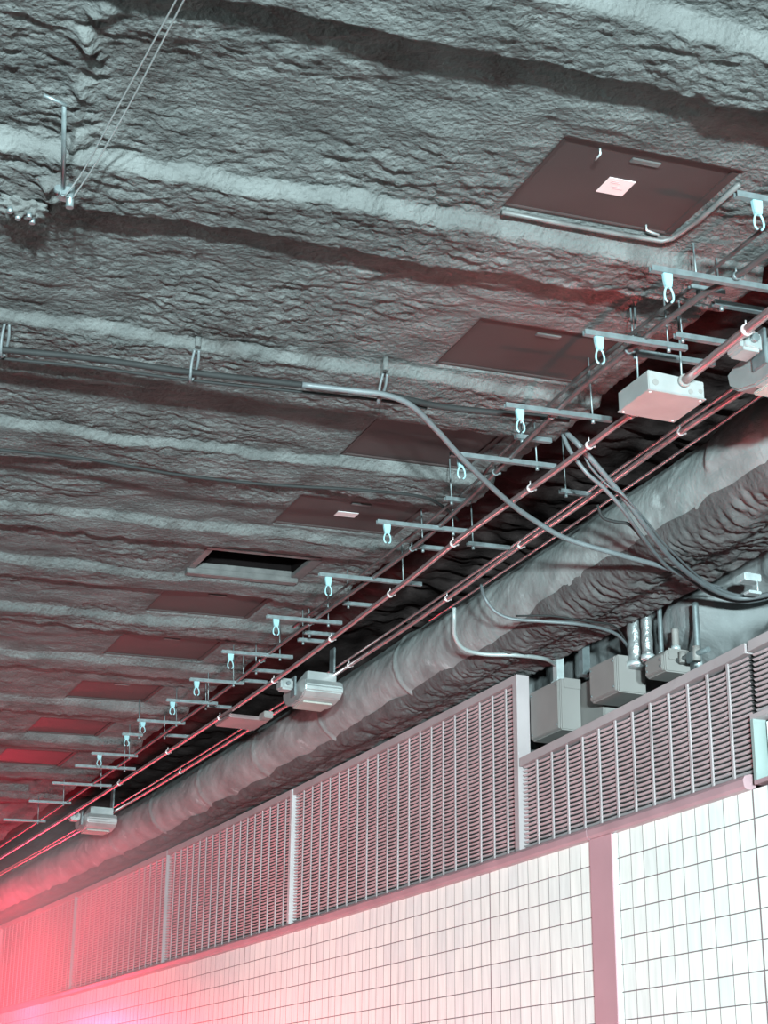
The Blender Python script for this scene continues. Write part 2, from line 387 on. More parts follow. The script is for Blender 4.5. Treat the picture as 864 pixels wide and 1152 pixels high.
# recessed cabinet at the right edge
cb = thing('wall_cabinet', 'white-faced cabinet recessed in the louver wall at the right edge', 'cabinet', 5.35, 4.0, 1.49)
r = rel(cb); pt = r
def sbox_in(bm, pt, sa, sb, xa, xb, za, zb):
    v = [bm.verts.new(pt(s, x, z)) for s in (sa, sb) for x in (xa, xb) for z in (za, zb)]
    for q in ((0, 1, 3, 2), (4, 6, 7, 5), (0, 4, 5, 1), (2, 3, 7, 6), (0, 2, 6, 4), (1, 5, 7, 3)): bm.faces.new([v[i] for i in q])
    bmesh.ops.recalc_face_normals(bm, faces=bm.faces[:])
bm = NB(); sbox_in(bm, pt, 5.93, 5.95, 3.985, 4.05, 1.455, 1.715); tag(link('jamb', bm, M['jamb'], cb), 'pale grey-green far side jamb'); bm = NB(); sbox_in(bm, pt, 4.7, 4.72, 3.985, 4.05, 1.455, 1.715); tag(link('jamb', bm, M['jamb'], cb), 'pale grey-green near side jamb')
bm = NB(); sbox_in(bm, pt, 4.7, 5.95, 3.985, 4.06, 1.715, 1.735); link('head', bm, M['louver'], cb)
bm = NB(); sbox_in(bm, pt, 4.7, 5.95, 3.985, 4.06, 1.44, 1.457); link('sill', bm, M['trim'], cb)
bm = NB(); sbox_in(bm, pt, 4.72, 5.93, 4.05, 4.07, 1.457, 1.715); tag(link('gasket', bm, M['black'], cb), 'black gasket')
bm = NB(); sbox_in(bm, pt, 4.74, 5.905, 4.035, 4.05, 1.468, 1.702); d = link('door', bm, M['white'], cb); tag(d, 'white door')
bm = NB(); sbox_in(bm, pt, 4.80, 4.83, 4.02, 4.036, 1.56, 1.62); link('handle', bm, M['galv_bright'], d)

# ------------------------------------------------------------------ insulated pipe
ss = np.concatenate([np.arange(2.0, 10, .016), np.arange(10, 16, .03), np.arange(16, 36, .1)])
th = np.linspace(0, 2 * np.pi, 73)[:-1]; th = np.append(th, 2 * np.pi)
S, TH = np.meshgrid(ss, th, indexing='ij'); TT = TH % (2 * np.pi)
cu, cv = np.cos(TT) * 1.2, np.sin(TT) * 1.2
rad = .198 + .006 * perlin(S * 3 + 9, cu * 2 + cv, 61) + .004 * perlin(S * 9 + cv * 3, cu * 5, 62) + .0018 * perlin(S * 30 + cv * 9, cu * 16, 63)
for j0 in np.arange(8.75, 34, 1.22):      # lagging joints
    rad = rad + .012 * np.exp(-((S - j0) / .018) ** 2)
rad = rad + .02 * sstep((S - 5.15) / .03) * (1 - sstep((S - 5.5) / .05)) * (np.cos(TT - 2.5) > .7)
pipe = grid_mesh('pipe', Tn(S, 3.765 + rad * np.cos(TH), 2.645 + rad * np.sin(TH)), M['pipe'])
tag(pipe, 'big grey coated pipe running the length of the tunnel under the ceiling beside the louvers', 'pipe')

# ------------------------------------------------------------------ access panels in the ceiling
PL = ['nearest and largest brown ceiling access panel with a pink square sticker',
      'plain brown ceiling access panel, second from the camera, just beyond the stickered one',
      'brown ceiling access panel lying behind the crossing black and grey cables',
      'brown ceiling access panel with a small white sticker at its middle',
      'open ceiling hatch with a black interior and pale frame',
      'reddish ceiling access panel just beyond the open black hatch',
      'reddish ceiling access panel, second beyond the open black hatch',
      'red-lit ceiling access panel, third beyond the open black hatch',
      'red-lit ceiling access panel, fourth beyond the open black hatch',
      'red-lit ceiling access panel, fifth beyond the open black hatch, at the left edge',
      None, None]
for k, (a, b, c, d) in enumerate(PANELS):
    if PL[k] is None: continue
    sm, xm = (a + b) / 2, (c + d) / 2; hy, hx = (b - a) / 2, (d - c) / 2
    o = thing('access_hatch', PL[k], 'access panel', sm, xm, zbay(xm), 'ceiling access panels'); o.rotation_euler[1] = -.04
    if k == OPEN:
        bm = NB()
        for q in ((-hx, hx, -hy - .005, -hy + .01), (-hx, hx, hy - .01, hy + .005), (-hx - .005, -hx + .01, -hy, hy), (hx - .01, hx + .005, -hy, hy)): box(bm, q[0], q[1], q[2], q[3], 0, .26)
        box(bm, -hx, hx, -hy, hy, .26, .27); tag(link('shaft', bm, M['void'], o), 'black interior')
        bm = NB(); box(bm, -hx, hx, hy - .016, hy - .006, .0, .03, .002); link('lit_band', bm, M['panel_frame'], o)  # paler strip stands in for the lit foot of the far shaft wall
        bm = NB()
        w = .028
        box(bm, -hx - w, hx + w, -hy - w, -hy + .012, -.006, .018, .003); box(bm, -hx - w, hx + w, hy - .012, hy + w + .015, -.03, .014, .004)
        box(bm, -hx - w, -hx + .012, -hy + .012, hy - .012, -.006, .018, .003); box(bm, hx - .012, hx + w + .02, -hy + .012, hy - .012, -.006, .018, .003)
        link('frame', bm, M['panel_frame'], o); continue
    bm = NB(); box(bm, -hx + .006, hx - .006, -hy + .006, hy - .006, .012, .03, .003); link('door', bm, M['panel'], o)
    bm = NB(); w = .012
    box(bm, -hx - .004, hx + .004, -hy - .004, -hy + w, .006, .03, .002)
    box(bm, -hx - .004, -hx + w, -hy + w, hy - w, .006, .03, .002)
    box(bm, hx - w * 2, hx + .004, -hy + w, hy - w, .006, .03, .002)
    box(bm, -hx - .004, hx + .004, hy - w, hy + .004, .006, .03, .002)
    link('frame', bm, M['panel'], o)
    if k == 0:
      bm = NB(); tube(bm, [(-hx, hy + .008, -.012), (-hx * .3, hy + .012, -.013), (hx * .4, hy + .010, -.016), (hx - .03, hy + .006, -.016), (hx + .0, hy - .02, -.014), (hx + .02, hy * .3, -.012), (hx + .02, -hy * .8, -.012)], .0085, 8)
      link('edge_bead', bm, M['panel_frame'], o, True)
    if k in (0, 1, 2, 3, 5, 6, 7):
        bm = NB(); box(bm, -.05, .05, -hy + .045, -hy + .068, .006, .013, .002); tag(link('latch', bm, M['panel_frame'], o), 'small grey latch strip')
    if k == 0:
        bm = NB()
        for x in (-.17, .2): bm = NB(); tube(bm, [(x, hy * (-.85 if x < 0 else .86), .012), (x, hy * (-.85 if x < 0 else .86), -.008), (x + (0 if x < 0 else .05), hy * (-.7 if x < 0 else .9), -.01)], .0035, 6); link('hook', bm, M['galv_bright'], o)
    if k in (0, 3):
        w, h = (.046, .045) if k == 0 else (.052, .03)
        bm = NB(); box(bm, -.015 - w, -.015 + w, -h, h, .0095, .0125); st = link('sticker', bm, M['sticker' if k == 0 else 'white_sticker'], o); tag(st, 'pink square sticker' if k == 0 else 'white sticker')
        if k == 0:
            bm = NB()
            for (x0, x1, y) in ((-.045, -.02, -.03), (-.045, -.01, -.022), (-.03, .0, -.002), (-.02, .012, .008)): box(bm, x0, x1, y, y + .004, .0088, .0096)
            link('print', bm, M['ink'], st)

# ------------------------------------------------------------------ strut brackets with hanging clips
def arm_mesh(L):
    bm = NB(); h, w, t = .0095, .010, .0025      # open channel, seen from below
    prism(bm, [(-w, -h), (w, -h), (w, h), (w - t, h), (w - t, -h + t), (-w + t, -h + t), (-w + t, h), (-w, h)], 0, L, 'x')
    return bm
def make_arm(L, label, s, x, z, clip=True, off=.05, bolt=None, droplen=.1, yaw=0.):
    o = thing('strut_bracket', label, 'strut bracket', s, x, z, 'strut brackets along the ceiling conduits', yaw); o.rotation_euler[1] = -.04
    link('channel', arm_mesh(L), M['galv'], o)
    if bolt is None: bolt = [L * .82]
    for b in bolt:
        bm = NB(); tube(bm, [(b, 0, .26), (b, 0, -.026)], .0035, 6); tube(bm, [(b, 0, -.009), (b, 0, -.025)], .0075, 6); link('hanger_bolt', bm, M['galv'], o)
    if clip:
        k = droplen / .1
        bm = NB()
        prism(bm, [(off - .0165, -.008), (off + .0165, -.008), (off + .0155, -.028 * k), (off + .0105, -.055 * k), (off - .0105, -.055 * k), (off - .0155, -.028 * k)], -.008, .008, 'y', .002)
        c = link('clip', bm, M['clip'], o); tag(c, 'pale translucent-looking hanging clip')
        bm = NB()
        for sg_ in (-1, 1):
            p = [(off + sg_ * .006, 0, -.052 * k), (off + sg_ * .0125, 0, -.064 * k), (off + sg_ * .016, 0, -.082 * k), (off + sg_ * .0135, 0, -.096 * k), (off + sg_ * .006, 0, -.103 * k)]
            tube(bm, spline(p, 3), .0036, 8)
        tag(link('prongs', bm, M['clip'], c), 'two curved prongs')
    return o
ARMS = [(3.645, 2.473, 2.599, .55, .07, .10, 'nearest strut bracket, cut by the right edge, its pale clip level with the stickered panel'),
        (4.12, 2.47, 2.599, .62, .058, .105, 'long strut bracket with pale clip, second from the right edge, above the conduit box'),
        (4.592, 2.489, 2.60, .40, .055, .105, 'strut bracket with pale clip crossing the corner of the second access panel'),
        (5.232, 2.505, 2.60, .45, .06, .098, 'strut bracket with pale clip whose end reaches the big steel box'),
        (5.735, 2.511, 2.60, .47, .045, .098, 'strut bracket with pale clip crossed by the loose grey cable'),
        (6.572, 2.54, 2.602, .45, .047, .092, 'strut bracket with pale clip beside the white-stickered access panel'),
        (7.36, 2.564, 2.603, .54, .048, .098, 'strut bracket with pale clip just right of the open hatch'),
        (8.11, 2.56, 2.602, .42, .052, .092, 'strut bracket with pale clip, first beyond the open hatch'),
        (8.835, 2.552, 2.602, .42, .052, .09, 'strut bracket with pale clip, second beyond the open hatch'),
        (9.483, 2.569, 2.603, .33, .042, .09, 'strut bracket with pale clip, third beyond the open hatch, left of the middle luminaire'),
        (10.016, 2.585, 2.603, .33, .04, .084, 'strut bracket with pale clip, fourth beyond the open hatch'),
        (10.60, 2.567, 2.603, .32, .037, .076, 'strut bracket with pale clip, fifth beyond the open hatch'),
        (11.02, 2.585, 2.603, .14, .03, .074, 'short strut bracket with a pale clip, sixth beyond the open hatch'),
        (11.68, 2.551, 2.602, .33, .055, .08, 'farthest strut bracket that still carries a pale clip'),
        (12.13, 2.548, 2.602, .45, None, 0, 'far bare strut bracket just beyond the last pale clip'),
        (12.81, 2.55, 2.602, .46, None, 0, 'farthest long bare strut bracket above the far luminaire'),
        (13.6, 2.56, 2.602, .34, None, 0, 'dim bare strut bracket next to the far luminaire'),
        (14.5, 2.56, 2.602, .36, None, 0, 'dim bare strut bracket at the left edge beyond the far luminaire')]
for (s, x, z, L, off, dl, lab) in ARMS:
    make_arm(L, lab, s, x, z, off is not None, off or 0, None, dl or .1)
SHORT = [(4.29, 2.72, .13, 'stub of strut behind the dark conduit under the second strut bracket'), (4.353, 2.849, .30, 'short bare strut between the two conduits near the right edge'),
         (4.608, 2.855, .27, 'short bare strut just above the big steel box'), (4.782, 2.765, .36, 'bare strut touching the top of the big steel box'),
         (5.62, 2.741, .16, 'short bare strut beside the end of the black ceiling cables'), (6.352, 2.769, .12, 'short bare strut left of the dark conduit below the grey cable'),
         (6.97, 2.907, .15, 'short bare strut between conduits beyond the white-stickered panel'), (6.84, 3.106, .22, 'short bare strut beyond the middle conduit, in the dark slot'),
         (6.076, 3.183, .15, 'small bare strut alone in the dark slot by the cable bundle'), (7.925, 2.912, .18, 'short bare strut by the open hatch strut bracket'),
         (8.504, 2.916, .18, 'short bare strut, second past the open hatch, right of the dark conduit'), (8.65, 2.934, .16, 'short bare strut close behind another past the open hatch'),
         (9.355, 2.905, .22, 'short bare strut above the middle luminaire'), (9.61, 2.914, .18, 'short bare strut left of the middle luminaire'), (10.3, 2.9, .2, 'far short bare strut left of the red boxy conduit end'), (11.2, 2.9, .22, 'far short bare strut by the pink conduit')]
for (s, x, L, lab) in SHORT:
    o = make_arm(L, lab, s, x, 2.668, False, 0, [.03])

# ------------------------------------------------------------------ conduits
def run(name, label, pts, r, m, clamps=(), n=12, flat=1., cat='conduit', clampm='clamp'):
    s0, x0, z0 = pts[0]
    root = thing(name, label, cat, s0, x0, z0); rr = rel(root)
    bm = NB(); path = spline(pts, 6); P = [rr(*p) for p in path]; tube(bm, P, r, n, True, flat); link('run', bm, m, root, False)
    A = np.array(path)
    for cs in clamps:
        i = int(np.argmin(np.abs(A[:, 0] - cs))); i = min(max(i, 1), len(A) - 2)
        c = Vector(rr(*[float(np.interp(cs, A[:, 0], A[:, j])) for j in range(3)])); d = (P[i + 1] - P[i - 1]).normalized()
        bm = NB(); tube(bm, [c - d * .006, c + d * .006], r * 1.3, 14)
        side = Vector((1, 0, 0)); tube(bm, [c + side * r * .9, c + side * (r + .014)], .006, 6)
        tube(bm, [c + Vector((0, 0, r)), c + Vector((0, 0, r + .02))], .003, 6)
        link('clamp', bm, M[clampm], root)
    return root
run('conduit', 'thin dark conduit, leftmost of the three, running behind the strut brackets',
    [(2.6, 2.80, 2.625), (3.94, 2.783, 2.625), (4.275, 2.738, 2.625), (4.71, 2.722, 2.625), (5.12, 2.722, 2.625), (5.85, 2.785, 2.625), (6.34, 2.826, 2.625), (6.9, 2.85, 2.625), (7.97, 2.835, 2.625), (8.76, 2.83, 2.625), (9.5, 2.86, 2.625), (11, 2.86, 2.625), (14, 2.87, 2.625), (20, 2.9, 2.625)],
    .011, M['conduit_dark'], (4.1, 4.7, 5.3, 5.9, 6.9, 8.2, 9.0), clampm='galv')
run('conduit', 'dark square-edged duct strip lying just above the leftmost conduit', [(2.6, 2.78, 2.69), (4.3, 2.745, 2.69), (5.1, 2.735, 2.69), (5.9, 2.8, 2.69), (6.4, 2.84, 2.69), (8.5, 2.85, 2.69)], .009, M['conduit_dark'], (), 4)
q = 2.535 / 2.6
run('conduit', 'thick red-brown conduit from the right edge into the big steel box', [(2.6 * q, 2.982 * q, 2.535), (3.6 * q, 2.982 * q, 2.535), (4.236 * q, 2.979 * q, 2.535), (4.655, 2.915, 2.525)], .0165, M['conduit_red'], (4.26,))
run('conduit', 'glossy pink-lit middle conduit leaving the big steel box and running to the far left',
    [(4.88, 2.90, 2.53)] + [(a * q, b * q, 2.535) for a, b in ((5.25, 2.972), (5.77, 2.975), (6.59, 2.962), (7.44, 2.99), (9.43, 3.022), (12.33, 3.002), (16.4, 2.987), (24, 2.99))], .013, M['conduit_red'], tuple(q * v for v in (5.12, 5.45, 5.95, 6.7, 7.5, 8.35, 9.3, 10.3, 11.4, 12.6)))
run('conduit', 'glossy pink-lit conduit nearest the big grey pipe',
    [(2.6, 3.24, 2.60), (4.7, 3.243, 2.60), (5.25, 3.235, 2.60), (6.09, 3.256, 2.60), (6.6, 3.258, 2.60), (7.37, 3.282, 2.60), (8.15, 3.30, 2.60), (10.18, 3.302, 2.60), (13.33, 3.297, 2.60), (17.5, 3.256, 2.60), (25, 3.25, 2.60)], .0115, M['conduit_red'], (5.2, 6.6, 7.45, 8.8, 10.5, 12))
run('conduit', 'thin pipe running close behind the conduit nearest the big grey pipe', [(2.6, 3.30, 2.68), (5.25, 3.30, 2.68), (7, 3.335, 2.68), (10, 3.36, 2.68), (16, 3.35, 2.68), (25, 3.33, 2.68)], .007, M['conduit_red'])
run('conduit', 'thin pipe below the conduit nearest the big grey pipe, along the dark gap', [(4.6, 3.40, 2.66), (6, 3.42, 2.66), (8, 3.44, 2.66)], .006, M['conduit_red'])

# big steel box on the middle conduit
o = thing('pull_box', 'big steel pull box with red-lit underside on the middle conduit', 'junction box', 4.77, 2.888, 2.47)
bm = NB(); prism(bm, [(-.112, .004), (.112, .004), (.112, .07), (-.112, .078)], -.105, .105, 'y', .003); link('body', bm, M['jbox'], o)
bm = NB(); prism(bm, [(-.116, 0), (.116, 0), (.116, .005), (-.116, .005)], -.109, .109, 'y', .0015); cvr = link('cover', bm, M['jbox'], o)
for x in (-.1, .1):
    for y in (-.093, .093):
        bm = NB(); tube(bm, [(x, y, .001), (x, y, -.003)], .005, 8); link('screw', bm, M['galv_bright'], cvr)
bm = NB(); tube(bm, [(.028, -.1, .055), (.028, -.122, .056)], .023, 16); link('conduit_hub', bm, M['greybox'], o)
for x, z, q in ((-.085, .034, .012), (.055, .022, .009), (.095, .03, .008)):
    bm = NB(); tube(bm, [(x, -.1, z), (x, -.109, z)], q, 12); link('knockout', bm, M['greybox'], o)
for x in (-.09, .09):
    bm = NB(); tube(bm, [(x, 0, .07), (x, 0, .4)], .004, 6); link('hanger_rod', bm, M['galv'], o)

# ------------------------------------------------------------------ luminaires
def luminaire(label, s, x, z, k=1.):
    o = thing('hanging_luminaire', label, 'light fixture', s, x, z, 'ceiling luminaires between the conduits')
    prof = [(-.20, .055), (-.22, .015), (-.21, -.02), (-.16, -.05), (-.08, -.066), (.05, -.066), (.15, -.045), (.20, -.01), (.21, .04), (.16, .06), (-.15, .062)]
    prof = [(a * k, b * k) for a, b in prof]
    bm = NB(); prism(bm, prof, -.13 * k, .13 * k, 'x', .008 * k); link('housing', bm, M['lum'], o)
    bm = NB(); box(bm, -.10 * k, .10 * k, -.10 * k, .10 * k, -.074 * k, -.062 * k, .003); tag(link('lens', bm, M['lens'], o), 'dull lens')
    bm = NB(); prism(bm, [(-.14 * k, .06 * k), (.12 * k, .06 * k), (.12 * k, .085 * k), (-.1 * k, .13 * k), (-.14 * k, .125 * k)], -.09 * k, .11 * k, 'x', .004); link('top_cover', bm, M['lum'], o)
    bm = NB(); box(bm, -.235 * k, -.15 * k, -.05 * k, .05 * k, .012 * k, .085 * k, .012 * k); b = link('gear_box', bm, M['lum'], o)
    bm = NB(); tube(bm, [(-.19 * k, -.05 * k, .05 * k), (-.19 * k, -.07 * k, .05 * k)], .014 * k, 10); link('gland', bm, M['galv'], b)
    bm = NB(); box(bm, -.14 * k, -.128 * k, -.04 * k, .04 * k, -.02 * k, .11 * k, .002); link('bracket', bm, M['galv'], o)
    bm = NB(); box(bm, .128 * k, .14 * k, -.04 * k, .04 * k, -.02 * k, .30, .002); link('bracket', bm, M['galv'], o)
    return o
luminaire('nearest aluminium luminaire, cut off by the right edge beside the steel pull box', 4.35, 3.15, 2.48, 1.0)
luminaire('middle aluminium luminaire hanging over the pink conduits halfway down the tunnel', 9.13, 3.21, 2.49, .9)
luminaire('farthest aluminium luminaire, small, at the lower left', 13.8, 3.17, 2.50, .95)
bm = NB(); box(bm, -.13, .13, -.14, .14, -.012, .012, .005)
o = thing('cover_plate', 'flat red-lit cover plate between the conduits just beyond the middle luminaire', 'cover plate', 9.95, 3.06, 2.50); link('plate', bm, M['conduit_red'], o)
bm = NB(); box(bm, .06, .12, -.24, -.14, -.016, .026, .005); link('end_box', bm, M['greybox'], o)

# ------------------------------------------------------------------ cables
def cable(name, label, pts, r, m, n=8, flat=1., sub=8, cat='cable', ties=()):
    return run(name, label, pts, r, m, ties, n, flat, cat, 'cable_black')
CAB = __import__('json').loads('''{"A": [[5.618, 0.518, 2.66], [5.615, 0.704, 2.66], [5.563, 1.013, 2.66], [5.535, 1.384, 2.66], [5.484, 1.761, 2.66], [5.44, 2.105, 2.66], [5.456, 2.36, 2.66], [5.399, 2.709, 2.66], [5.386, 2.856, 2.665]],
 "A2": [[5.679, 0.528, 2.655], [5.678, 0.716, 2.655], [5.626, 1.027, 2.655], [5.601, 1.403, 2.66], [5.543, 1.782, 2.66], [5.492, 2.127, 2.66], [5.49, 2.301, 2.66]],
 "B": [[5.447, 1.783, 2.645], [5.412, 1.98, 2.64], [5.4, 2.089, 2.64], [5.429, 2.209, 2.63], [5.549, 2.372, 2.6], [5.688, 2.56, 2.55], [5.901, 2.84, 2.51], [6.012, 3.039, 2.48], [6.047, 3.204, 2.44], [6.038, 3.455, 2.4], [6.096, 3.754, 2.39], [6.224, 4.018, 2.39], [6.293, 4.214, 2.39], [6.203, 4.324, 2.39], [6.015, 4.343, 2.39]],
 "Cc": [[6.594, 0.74, 2.67], [6.574, 0.88, 2.67], [6.533, 1.238, 2.67], [6.537, 1.619, 2.665], [6.494, 1.999, 2.665], [6.414, 2.374, 2.67], [6.399, 2.66, 2.68], [6.507, 2.815, 2.7], [6.722, 3.003, 2.73]],
 "D1": [[5.535, 2.925, 2.68], [5.488, 2.968, 2.6], [5.54, 3.112, 2.51], [5.59, 3.223, 2.45], [5.711, 3.382, 2.4], [5.9, 3.597, 2.375], [6.08, 3.824, 2.37], [6.211, 4.022, 2.37], [6.264, 4.193, 2.37], [6.152, 4.287, 2.37], [5.966, 4.306, 2.37]],
 "D2": [[5.556, 2.92, 2.68], [5.53, 2.939, 2.6], [5.508, 2.995, 2.51], [5.528, 3.076, 2.47], [5.591, 3.198, 2.42], [5.769, 3.391, 2.39], [6.03, 3.66, 2.385], [6.165, 3.864, 2.385], [6.298, 4.066, 2.385], [6.343, 4.261, 2.385], [6.234, 4.345, 2.385], [6.055, 4.371, 2.385]],
 "D3": [[5.494, 2.96, 2.62], [5.531, 3.025, 2.55], [5.569, 3.125, 2.5], [5.536, 3.176, 2.45], [5.72, 3.398, 2.425], [5.914, 3.6, 2.42], [6.23, 3.977, 2.42], [6.292, 4.121, 2.42]],
 "E": [[5.732, 3.166, 2.48], [5.733, 3.19, 2.43], [5.724, 3.241, 2.415], [5.717, 3.303, 2.41], [5.836, 3.432, 2.41]],
 "F": [[7.573, 3.382, 2.6], [7.578, 3.384, 2.54], [7.65, 3.422, 2.475], [7.697, 3.495, 2.43], [7.696, 3.611, 2.415], [7.631, 3.757, 2.41], [7.661, 3.939, 2.42], [7.805, 4.086, 2.44]],
 "G": [[7.182, 3.342, 2.6], [7.13, 3.335, 2.52], [7.133, 3.388, 2.46], [7.102, 3.462, 2.42], [7.051, 3.604, 2.41], [7.007, 3.774, 2.405], [7.047, 3.944, 2.41], [7.094, 4.056, 2.4], [7.176, 4.159, 2.37], [7.16, 4.168, 2.33]],
 "G2": [[7.069, 3.469, 2.425], [6.986, 3.618, 2.42], [6.965, 3.8, 2.41], [6.978, 3.954, 2.41], [7.133, 4.114, 2.39], [7.166, 4.161, 2.34]],
 "W1": [[4.4, 0.679, 2.6], [4.274, 0.709, 2.63], [3.999, 0.733, 2.66], [3.509, 0.769, 2.69], [3.3, 0.782, 2.7]],
 "W2": [[4.412, 0.702, 2.6], [4.213, 0.734, 2.63], [3.919, 0.762, 2.66], [3.501, 0.787, 2.69], [3.292, 0.802, 2.7]],
 "hooks": [[5.603, 0.715, 2.66], [5.54, 1.392, 2.66], [5.46, 2.099, 2.66]],
 "bracket": [6.183, 4.188, 2.4],
 "rod": [4.41, 0.677, 2.62],
 "rodtop": [4.054, 0.601, 2.68],
 "lump": [4.649, 0.589, 2.68]}''')
cable('cable', 'thick black cable strung across the ceiling, upper of the pair, ending behind the strut brackets', CAB['A'], .0125, M['cable_black'], 10)
cable('cable', 'thinner black cable just below the thick one across the ceiling', CAB['A2'], .0065, M['cable_black'], 8)
cable('cable', 'loose grey cable dropping from the ceiling across the conduits and pipe', CAB['B'], .0115, M['cable_grey'], 10)
cable('cable', 'thin dark cable along the ceiling below the thick pair, left of the white-stickered panel', CAB['Cc'], .0075, M['cable_black'], 8)
cable('cable', 'thickest grey cable of the bundle swooping over the big pipe to the wall bracket', CAB['D1'], .0115, M['cable_grey'], 10)
cable('cable', 'left grey cable of the bundle, hanging lowest before the pipe', CAB['D2'], .0085, M['cable_grey'], 10)
cable('cable', 'thin grey cable between the two thick ones of the bundle', CAB['D3'], .005, M['cable_grey'], 8)
cable('cable', 'short dark cable looping over the pipe behind the bundle', CAB['E'], .007, M['cable_black'], 8)
cable('conduit', 'pale bent conduit coming over the big pipe to the first grey enclosure', CAB['F'], .011, M['cable_pale'], 10, cat='conduit')
cable('cable', 'dark grey cable bending over the big pipe towards the foil-wrapped pipes', CAB['G'], .009, M['cable_grey'], 8)
cable('cable', 'second dark cable beside the one bending over the pipe', CAB['G2'], .005, M['cable_black'], 8)
cable('wire', 'thin stay wire, left of two, from the hanger rod up to the top edge', CAB['W1'], .0025, M['wire'], 6, cat='wire')
cable('wire', 'thin stay wire, right of two, from the hanger rod up to the top edge', CAB['W2'], .0025, M['wire'], 6, cat='wire')
# wire loops that carry the black cable pair
for i, (q, lab) in enumerate(zip(CAB['hooks'], ('wire hook holding the black cables at the left edge', 'wire hook holding the black cables at mid-ceiling', 'wire hook holding the black cables where the grey one leaves'))):
    s, x, z = q; o = thing('cable_hook', lab, 'cable hook', s, x, z, 'hooks under the black ceiling cables')
    bm = NB(); p = [(-.012, -.055, .07), (-.014, -.03, .03), (-.010, -.005, -.013), (.0, .03, -.018), (.010, .035, -.004), (.012, .0, .018), (.010, -.03, .04), (.004, -.055, .07)]
    tube(bm, spline(p, 5), .0055, 8); link('loop', bm, M['cable_grey'], o); 
    bm = NB(); tube(bm, [(0, -.05, .085), (0, -.05, .14)], .012, 8); link('anchor', bm, M['spray'], o)

# ------------------------------------------------------------------ grey enclosures behind the low louvre
def enclosure(label, s0, s1, x0, x1, z0, z1, lip=True, taper=0.):
    o = thing('enclosure', label, 'junction box', (s0 + s1) / 2, (x0 + x1) / 2, z0, 'grey enclosures above the lower louvers')
    hs, hx, h = (s1 - s0) / 2, (x1 - x0) / 2, z1 - z0
    bm = NB(); prism(bm, [(-hx, 0), (hx, 0), (hx, h), (-hx + taper, h), (-hx, h - taper)] if taper else [(-hx, 0), (hx, 0), (hx, h), (-hx, h)], -hs, hs, 'y', .006); link('body', bm, M['greybox'], o)
    bm = NB(); box(bm, -hx - .012, -hx + .001, -hs + .008, hs - .008, .008, h - taper - .008, .004); d = link('cover', bm, M['greybox'], o)
    bm = NB()
    for y in (-hs + .025, hs - .025):
        for z in (.03, h - taper - .03): tube(bm, [(-hx - .011, y, z), (-hx - .016, y, z)], .006, 6)
    link('screw', bm, M['galv'], d)
    if lip:
        bm = NB(); box(bm, -hx + .02, hx, -hs - .006, -hs + .002, h - .05, h + .004, .002); link('flange', bm, M['greybox'], o)
    return o
enclosure('largest grey enclosure, first beside the step in the louvers', 7.72, 8.05, 4.065, 4.185, 2.07, 2.345)
enclosure('grey enclosure, middle of the three above the lower louvers', 7.13, 7.40, 4.06, 4.22, 2.13, 2.32, False)
enclosure('small grey enclosure at the right end of the three', 6.70, 6.87, 4.06, 4.20, 2.125, 2.235, True, .02)
bm = NB(); o = thing('enclosure', 'darker grey enclosure tucked behind the largest one', 'junction box', 7.62, 4.24, 2.08, 'grey enclosures above the lower louvers')
box(bm, -.05, .09, -.12, .3, 0, .25, .005); link('body', bm, M['greybox'], o); bm = NB(); box(bm, -.045, .085, -.126, -.118, .01, .24, .003); link('cover', bm, M['greybox'], o)
def post(label, s, x, z0, z1, m='galv_bright', w=.022, kind='strut_post'):
    o = thing(kind, label, 'strut post', s, x, z0, 'strut posts above the grey enclosures')
    h = z1 - z0; bm = NB(); t = .004
    prism(bm, [(-w, -w), (w, -w), (w, w), (w - t, w), (w - t, -w + t), (-w + t, -w + t), (-w + t, w), (-w, w)], 0, h, 'z'); link('channel', bm, M[m], o)
    bm = NB(); box(bm, -w * 1.4, w * 1.4, -w * 1.4, w * 1.4, -.004, .006, .002); link('foot_plate', bm, M[m], o)
    return o
post('bright strut post on the left of the largest grey enclosure', 7.80, 4.10, 2.345, 2.66)
post('duller strut post on the right of the largest grey enclosure', 7.62, 4.155, 2.345, 2.66, 'galv')
# foil-wrapped risers and fittings
def riser(label, s, x, z0, z1, r, m='foil'):
    o = thing('riser_pipe', label, 'pipe', s, x, z0, 'risers above the small grey enclosure'); h = z1 - z0
    bm = NB(); n = 16
    pts = [(0, 0, h * i / n) for i in range(n + 1)]; wv = .06 if m == 'foil' else 0
    tube(bm, pts, [r * (1 + wv * math.sin(i * 1.9)) for i in range(n + 1)], 14); link('wrap' if m == 'foil' else 'tube', bm, M[m], o)
    bm = NB(); tube(bm, [(0, 0, .012), (0, 0, .035)], r * 1.25, 14); link('collar', bm, M['galv_bright'], o); return o
riser('wide foil-wrapped pipe behind the middle grey enclosure', 7.12, 4.16, 2.25, 2.66, .04)
riser('foil-wrapped pipe with a bright edge, second from the left', 6.985, 4.145, 2.25, 2.66, .028)
riser('slim grey pipe right of the foil-wrapped pair', 6.885, 4.16, 2.24, 2.66, .012, 'galv')
riser('short grey fitting standing on the small grey enclosure', 6.765, 4.165, 2.24, 2.36, .018, 'greybox')
riser('pale thin pipe standing alone near the concrete lump', 6.59, 4.17, 2.12, 2.44, .016, 'galv')
o = thing('pipe_fitting', 'cluster of small fittings at the right end of the small grey enclosure', 'pipe fitting', 6.60, 4.13, 2.14)
bm = NB(); tube(bm, [(0, -.16, .03), (0, .14, .045)], .014, 8); box(bm, -.02, .03, -.06, .0, .0, .05, .004); link('body', bm, M['galv'], o)
